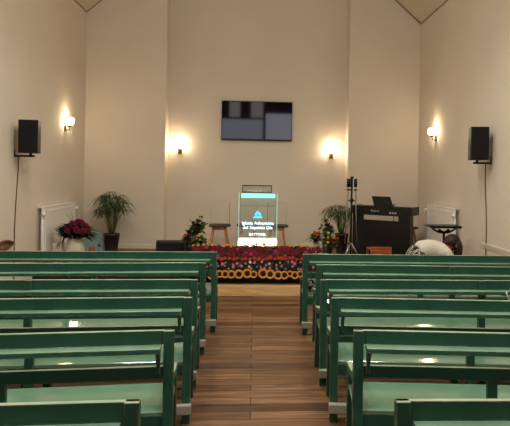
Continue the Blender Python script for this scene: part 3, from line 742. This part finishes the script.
arrangement(316.5, 8.4, .05, pz(316, 242, 8.4), [(314, 236, 'yellow', .045), (318, 233, 'redor', .045), (316, 235.5, 'redor', .04), (313, 233, 'yellow', .04), (320, 236, 'paleflower', .035), (317.5, 238.5, 'paleflower', .035), (311.5, 236, 'leaflight', .04)],
            'small orange and cream bouquet in a white vase right of the flower bank', 21, 'ceramic')
arrangement(329, 8.15, .055, pz(329, 244, 8.15), [(328, 239, 'yellow', .04), (325, 238, 'pink', .035), (331, 240, 'yellow', .04), (334, 239.5, 'redor', .04), (333, 243, 'pink', .035), (327, 242, 'yellow', .035), (336, 246, 'pink', .03)],
            'low yellow and pink bouquet in front of the potted umbrella plant', 33)
p = at(327.2, 250.5, 8.0)
tag(obj('pillar_candle', LA([(.03, 0), (.031, .004), (.031, .195), (.026, .2), (.004, .196), (.003, .21)], (p.x - .01, 7.98, SZ)), 'ceramic', None, True), 'short white pillar candle in front of the right bouquets', 'candle')

# ------------------------------------------------------------------ folded stand beside the piano
p = at(351, 240, 8.75); zt_ = pz(351, 176.5, 8.75)
t = thing('folded_tripod_stand', 'folded silver tripod stand with black caps between the umbrella plant and piano', 'stand', (p.x, 8.75, SZ))
obj('pole', T([(0, 0, .02), (0, 0, zt_)], .014), 'blackmetal', t, True)
obj('top_cap', T([(0, 0, zt_ - .03), (0, 0, zt_)], .03, 10), 'black', t, True)
obj('collar', T([(0, 0, zt_ - .42), (0, 0, zt_ - .36)], .03, 10), 'black', t, True)
zc = pz(351, 189, 8.75)
for a in (PI, 0, PI / 2):
    c, s_ = math.cos(a), math.sin(a)
    tp = T([(c * .060, s_ * .060, zt_ - .05), (c * .062, s_ * .062, zc - .02), (c * .078, s_ * .078, zc - .45), (c * .10, s_ * .10, .25)], .011)
    lg = obj('leg', tp, 'silver', t, True)
    bm = bmesh.new(); tube(bm, [(c * .058, s_ * .058, zt_ - .035), (c * .060, s_ * .060, zc + .03)], .027, 10); tube(bm, [(c * .061, s_ * .061, zc - .0), (c * .062, s_ * .062, zc - .025)], .026, 10); obj('leg_cap', bm, 'black', lg, True)
for a in (PI * 1.15, -.25, PI * .5):
    c, s_ = math.cos(a), math.sin(a); obj('foot', T([(0, 0, .27), (c * .15, s_ * .15, .014)], [.014, .014]), 'silver', t, True)
bm = bmesh.new()
for a in (PI, 0, PI / 2): tube(bm, [(0, 0, .25), (math.cos(a) * .10, math.sin(a) * .10, .25)], .008)
obj('spreader', bm, 'blackmetal', t); bm = bmesh.new()
for a in (PI, 0, PI / 2): tube(bm, [(0, 0, zt_ - .39), (math.cos(a) * .072, math.sin(a) * .072, zt_ - .39)], .008)
obj('leg_clamp', bm, 'blackmetal', t)

# ------------------------------------------------------------------ digital piano seen from behind
pl, pr_ = at(353, 205, 9.06), at(410.5, 208, 8.48)
d = pr_ - pl; ang = math.atan2(d.y, d.x); PLn = math.hypot(d.x, d.y); PH = (pl.z + pr_.z) / 2 - SZ
t = thing('digital_piano', 'dark upright digital piano seen from behind on the right of the stage', 'piano', (pl.x, pl.y, SZ), ang)
X_ = lambda px: PLn * (px - 353) / 58
Z_ = lambda dpx: PH - dpx * 8.85 / F
bm = bmesh.new(); s0, s1 = X_(364), X_(399.5)
box(bm, 0, PLn, 0, .03, Z_(9.2), Z_(-0)); box(bm, 0, s0, 0, .03, Z_(14), Z_(9.2)); box(bm, s1, PLn, 0, .03, Z_(14), Z_(9.2)); box(bm, 0, PLn, 0, .03, .05, Z_(14))
obj('back_panel', bm, 'piano', t)
bm = bmesh.new(); prism(bm, [(.03, PH), (.22, PH), (.36, PH - .07), (.36, PH - .13), (.03, PH - .13)], .0, PLn); box(bm, PLn - .001, PLn + .02, -.002, .38, PH - .135, PH + .002); box(bm, -.02, .001, -.002, .38, PH - .135, PH + .002)
obj('keyboard_body', bm, 'piano', t)
obj('keys', B(.08, PLn - .08, .24, .35, PH - .072, PH - .052), 'white', t)
for x in (0, PLn - .03):
    obj('side_panel', B(x, x + .03, .03, .15, 0, PH - .13), 'piano', t)
    obj('foot', B(x - .005, x + .035, -.06, .34, 0, .05), 'piano', t)
bm = bmesh.new(); y0 = .08
prism(bm, [(X_(372.5), PH), (X_(392), PH), (X_(388.5), PH + .16), (X_(370), PH + .16)], .10, .118, 'y')
o = obj('music_rest', bm, 'black', t)
text_mesh('lettering', 'Roland', .05, 'ink', t, (X_(376), -.004, Z_(5.6)))
bm = bmesh.new()
for k in range(3): box(bm, X_(390.5) + k * .045, X_(390.5) + k * .045 + .028, -.004, 0, Z_(6.8), Z_(5.2))
obj('sockets', bm, 'ink', t)

# small wooden stool in front of the piano
a, b = at(371, 249, 8.0), at(392.5, 249, 8.0); hs = pz(381, 247.3, 8.0); hw = (b.x - a.x) / 2
t = thing('wooden_chair', 'orange wooden chair back showing above the right front pew', 'chair', ((a.x + b.x) / 2, 8.05, SZ))
sz_ = .26
obj('backrest', B(-hw, hw, -.012, .012, hs - .12, hs), 'orangewood', t, bevel=.008)
for s in (-1, 1):
    obj('leg', B(*sorted((s * hw, s * (hw - .03))), -.014, .016, 0, hs - .11), 'orangewood', t); obj('leg', B(*sorted((s * hw, s * (hw - .03))), .25, .28, 0, sz_ - .02), 'orangewood', t)
obj('seat', B(-hw, hw, -.01, .29, sz_ - .02, sz_), 'orangewood', t, bevel=.006)

# ------------------------------------------------------------------ black music stand, desk folded flat
p = at(444, 226, 7.15); zd = p.z
t = thing('music_stand', 'black music stand with its desk folded flat behind the bending person', 'music stand', (p.x, 7.15, 0))
obj('desk', B(-.20, .20, -.13, .13, zd - .02, zd + .012), 'blackmetal', t, bevel=.004)
obj('desk_lip', B(-.25, -.195, -.10, .10, zd - .002, zd + .006), 'blackmetal', t)
bm = bmesh.new()
for s in (-1, 1): tube(bm, [(s * .17, 0, zd - .02), (s * .13, 0, zd - .055), (s * .07, 0, zd - .085), (0, 0, zd - .09)], .013)
tube(bm, [(-.06, 0, zd - .06), (.0, 0, zd - .085), (.06, 0, zd - .06)], .014)
for s in (-1, 1): ball(bm, (s * .06, 0, zd - .06), .022)
obj('bracket', bm, 'blackmetal', t)
obj('pole', T([(0, 0, .12), (0, 0, zd - .08)], .016), 'blackmetal', t, True)
for k in range(3):
    a = -PI / 2 + k * 2 * PI / 3; obj('leg', T([(0, 0, .14), (math.cos(a) * .22, math.sin(a) * .22, .012)], .012), 'blackmetal', t, True)

# ------------------------------------------------------------------ person kneeling and bending forward
def skin_mesh(nodes, edges, root, sub=2):
    names = list(nodes); me = bpy.data.meshes.new('s'); me.from_pydata([nodes[n][0] for n in names], [(names.index(a), names.index(b)) for a, b in edges], [])
    o = bpy.data.objects.new('s', me); COL.objects.link(o)
    o.modifiers.new('sk', 'SKIN').use_smooth_shade = True
    for i, n in enumerate(names):
        r = nodes[n][1]; sv = me.skin_vertices[0].data[i]; sv.radius = r if isinstance(r, tuple) else (r, r); sv.use_root = (n == root)
    sm = o.modifiers.new('su', 'SUBSURF'); sm.levels = sub; sm.render_levels = sub
    res = bpy.data.meshes.new_from_object(o.evaluated_get(bpy.context.evaluated_depsgraph_get()))
    bpy.data.objects.remove(o); bpy.data.meshes.remove(me)
    return res
def chain(*n): return list(zip(n, n[1:]))
PY = 6.72
pv = at(416.5, 248, PY); person = thing('person', 'person in a white top and printed skirt bending forward beside the radiator', 'person', (pv.x, PY, 0), math.radians(10)); person.scale = (.95, .95, .95)
# local: +x towards the head, floor at z = 0
N = {'pel': ((0, 0, .74), .10), 'waist': ((.13, 0, .80), .095), 'chest': ((.27, 0, .79), .105), 'sho': ((.37, 0, .765), (.085, .13)), 'neck': ((.45, 0, .805), .05), 'skull': ((.535, 0, .875), .083), 'crown': ((.58, 0, .86), .072), 'jaw': ((.54, 0, .805), .052)}
for s, k in ((-1, 'r'), (1, 'l')):
    N.update({'hip' + k: ((.0, s * .075, .69), .07), 'kn' + k: ((.06, s * .11, .42), .062), 'an' + k: ((-.04, s * .11, .09), .04), 'he' + k: ((-.05, s * .11, .045), .036), 'toe' + k: ((.12, s * .12, .03), .028),
              'sh' + k: ((.38, s * .165, .745), .055), 'el' + k: ((.41, s * .19, .49), .042), 'wr' + k: ((.46, s * .16, .27), .028), 'ha' + k: ((.475, s * .155, .205), (.034, .018))})
EDG = chain('pel', 'waist', 'chest', 'sho', 'neck', 'skull', 'crown') + [('skull', 'jaw')]
for k in 'rl': EDG += [('pel', 'hip' + k)] + chain('hip' + k, 'kn' + k, 'an' + k, 'he' + k, 'toe' + k) + [('sho', 'sh' + k)] + chain('sh' + k, 'el' + k, 'wr' + k, 'ha' + k)
bodym = bmesh.new(); bodym.from_mesh(skin_mesh(N, EDG, 'pel'))
for s in (-1, 1):
    bx, by, bz = .475, s * .155, .20
    for j, (ox, L) in enumerate(((.030, .066), (.011, .075), (-.009, .070), (-.027, .056))):
        FN = {'a': ((bx + ox * .8, by, bz + .01), .009), 'b': ((bx + ox, by, bz - .03), .0085), 'c': ((bx + ox * 1.1, by - s * .008, bz - .03 - L * .4), .008), 'd': ((bx + ox * 1.1, by - s * .024, bz - .03 - L * .75), .0065)}
        bodym.from_mesh(skin_mesh(FN, chain('a', 'b', 'c', 'd'), 'a', 1))
    FN = {'a': ((bx + .02, by, bz + .03), .0105), 'b': ((bx + .048, by - s * .006, bz + .0), .0095), 'c': ((bx + .056, by - s * .018, bz - .03), .0075)}
    bodym.from_mesh(skin_mesh(FN, chain('a', 'b', 'c'), 'a', 1))
    ball(bodym, (.54, s * .086, .84), .026, .6, .35, 1, 10, 8)                 # ear
tube(bodym, [(.605, 0, .815), (.627, 0, .798), (.608, 0, .788)], [.010, .016, .011], 8)   # nose
tube(bodym, [(.585, -.026, .768), (.593, 0, .765), (.585, .026, .768)], .007, 6)        # lips
body = obj('body', bodym, 'skin', person, True)
for s in (-1, 1):
    bm = bmesh.new(); ball(bm, (.617, s * .033, .83), .013, 1, 1, 1, 10, 8); obj('eye', bm, 'ceramic', body, True)
SN = {'pel': ((-.01, 0, .755), .15), 'waist': ((.13, 0, .80), .138), 'chest': ((.27, 0, .795), .142), 'sho': ((.37, 0, .775), (.095, .14)), 'col': ((.41, 0, .775), (.07, .078))}
for s, k in ((-1, 'r'), (1, 'l')):
    SN.update({'sh' + k: ((.38, s * .16, .75), .066), 'sl' + k: ((.39, s * .18, .675), .060)})
SE = chain('pel', 'waist', 'chest', 'sho', 'col') + [('sho', 'shr'), ('shr', 'slr'), ('sho', 'shl'), ('shl', 'sll')]
bm = bmesh.new(); bm.from_mesh(skin_mesh(SN, SE, 'pel')); obj('white_top', bm, 'shirt', person, True)
KN = {'z': ((.06, 0, .80), .12), 'a': ((.01, 0, .755), .135), 'b': ((-.01, 0, .67), .17), 'c': ((.02, 0, .54), .19), 'd': ((.03, 0, .36), .20)}
bm = bmesh.new(); bm.from_mesh(skin_mesh(KN, chain('z', 'a', 'b', 'c', 'd'), 'z')); obj('printed_skirt', bm, 'print', person, True)
for s in (-1, 1):
    bm = bmesh.new(); bm.from_mesh(skin_mesh({'a': ((-.075, s * .112, .045), .042), 'b': ((.02, s * .114, .038), .038), 'c': ((.14, s * .122, .034), .033)}, chain('a', 'b', 'c'), 'a', 1)); obj('shoe', bm, 'black', person, True)
bm = bmesh.new(); r = random.Random(2)
ball(bm, (.53, 0, .902), .106, 1.0, .98, .88, 18, 12); ball(bm, (.475, 0, .885), .07, 1, 1, .9)
for k in range(26):
    a = r.uniform(-1.9, 1.9); y = .09 * math.sin(a); x = .56 + .05 * math.cos(a) + r.uniform(-.02, .02)
    tube(bm, [(x, y, .91), (x + .025, y * 1.1, .83), (x + .015, y * 1.1 + r.uniform(-.01, .01), .75), (x + r.uniform(0, .03), y, r.uniform(.64, .72))], [.012, .012, .011, .005], 6)
obj('hair', bm, 'hair', person, True)

# ------------------------------------------------------------------ small things on the pews
def to_world(pewo, v): return pewo.matrix_world @ Vector(v)
bpy.context.view_layer.update()
pp = PEWS[(0, 1)]; w = pp.location
p = at(311, 290, w.y + .2)
t = thing('handbag', 'black and white patterned handbag on the aisle end of the front right pew', 'bag', (p.x + .01, w.y + .20, .413))
bm = bmesh.new(); prism(bm, [(-.055, 0), (.055, 0), (.05, .13), (.02, .165), (-.02, .165), (-.05, .13)], -.10, .10, 'x'); obj('body', bm, 'print', t, bevel=.02)
obj('handle', T([(-.06, 0, .155), (-.045, 0, .20), (0, 0, .215), (.045, 0, .20), (.06, 0, .155)], .006), 'black', t, True)
pp = PEWS[(0, -1)]; w = pp.location
p = at(209.5, 285, w.y + .2)
t = tag(obj('paper_card', B(-.04, .04, -.002, .002, -.034, .034), 'white'), 'small white card standing on the aisle end of the front left pew seat', 'card')
t.location = (w.x - .09, w.y + .17, .4095 + .034)
p3 = PEWS[(2, 1)]; q = at(503.5, 294, 4.33); lq = p3.matrix_world.inverted() @ q
t = tag(obj('white_strap', T([p3.matrix_world @ Vector((lq.x - .02, -.082, .767)), p3.matrix_world @ Vector((lq.x - .016, -.085, .745)), p3.matrix_world @ Vector((lq.x, -.075, .715)), p3.matrix_world @ Vector((lq.x + .018, -.07, .672))], .006), 'white', None, True), 'thin white strap hanging from the book ledge of the third right pew', 'strap')

# ------------------------------------------------------------------ light
wd = bpy.data.worlds.new('world'); sc.world = wd; wd.use_nodes = True
wd.node_tree.nodes['Background'].inputs[0].default_value = (.9, .8, .65, 1); wd.node_tree.nodes['Background'].inputs[1].default_value = .0
def lamp(name, loc, e, col, r):
    d = bpy.data.lights.new(name, 'POINT'); d.energy = e; d.color = col; d.shadow_soft_size = r
    o = bpy.data.objects.new(name, d); COL.objects.link(o); o.location = loc
WARM = (1, .82, .62); NEUT = (1, .965, .89)
def downlight(name, loc, e, col, r, ang=150):
    d = bpy.data.lights.new(name, 'SPOT'); d.energy = e; d.color = col; d.shadow_soft_size = r; d.spot_size = math.radians(ang); d.spot_blend = 1
    o = bpy.data.objects.new(name, d); COL.objects.link(o); o.location = loc
for y, e in ((1.7, 85), (5.2, 75)):
    for x in (-1.4, 1.4): downlight('hall_pendant_light', (x, y, 4.2), e, NEUT, .2)
lamp('hall_fill_light', (0, 3.8, 4.4), 85, NEUT, .3)  # unseen point light added to brighten walls and ceiling
downlight('stage_fill_light', (0, 7.0, 4.9), 60, NEUT, .3)  # unseen spot added to brighten the stage and its lower walls

sc.view_settings.view_transform = 'Standard'; sc.view_settings.look = 'None'; sc.view_settings.gamma = 1; sc.view_settings.use_curve_mapping = False
sc.view_settings.exposure = .85
sc.cycles.use_denoising = True
sc.cycles.max_bounces = 10; sc.cycles.transparent_max_bounces = 16; sc.cycles.sample_clamp_indirect = 8
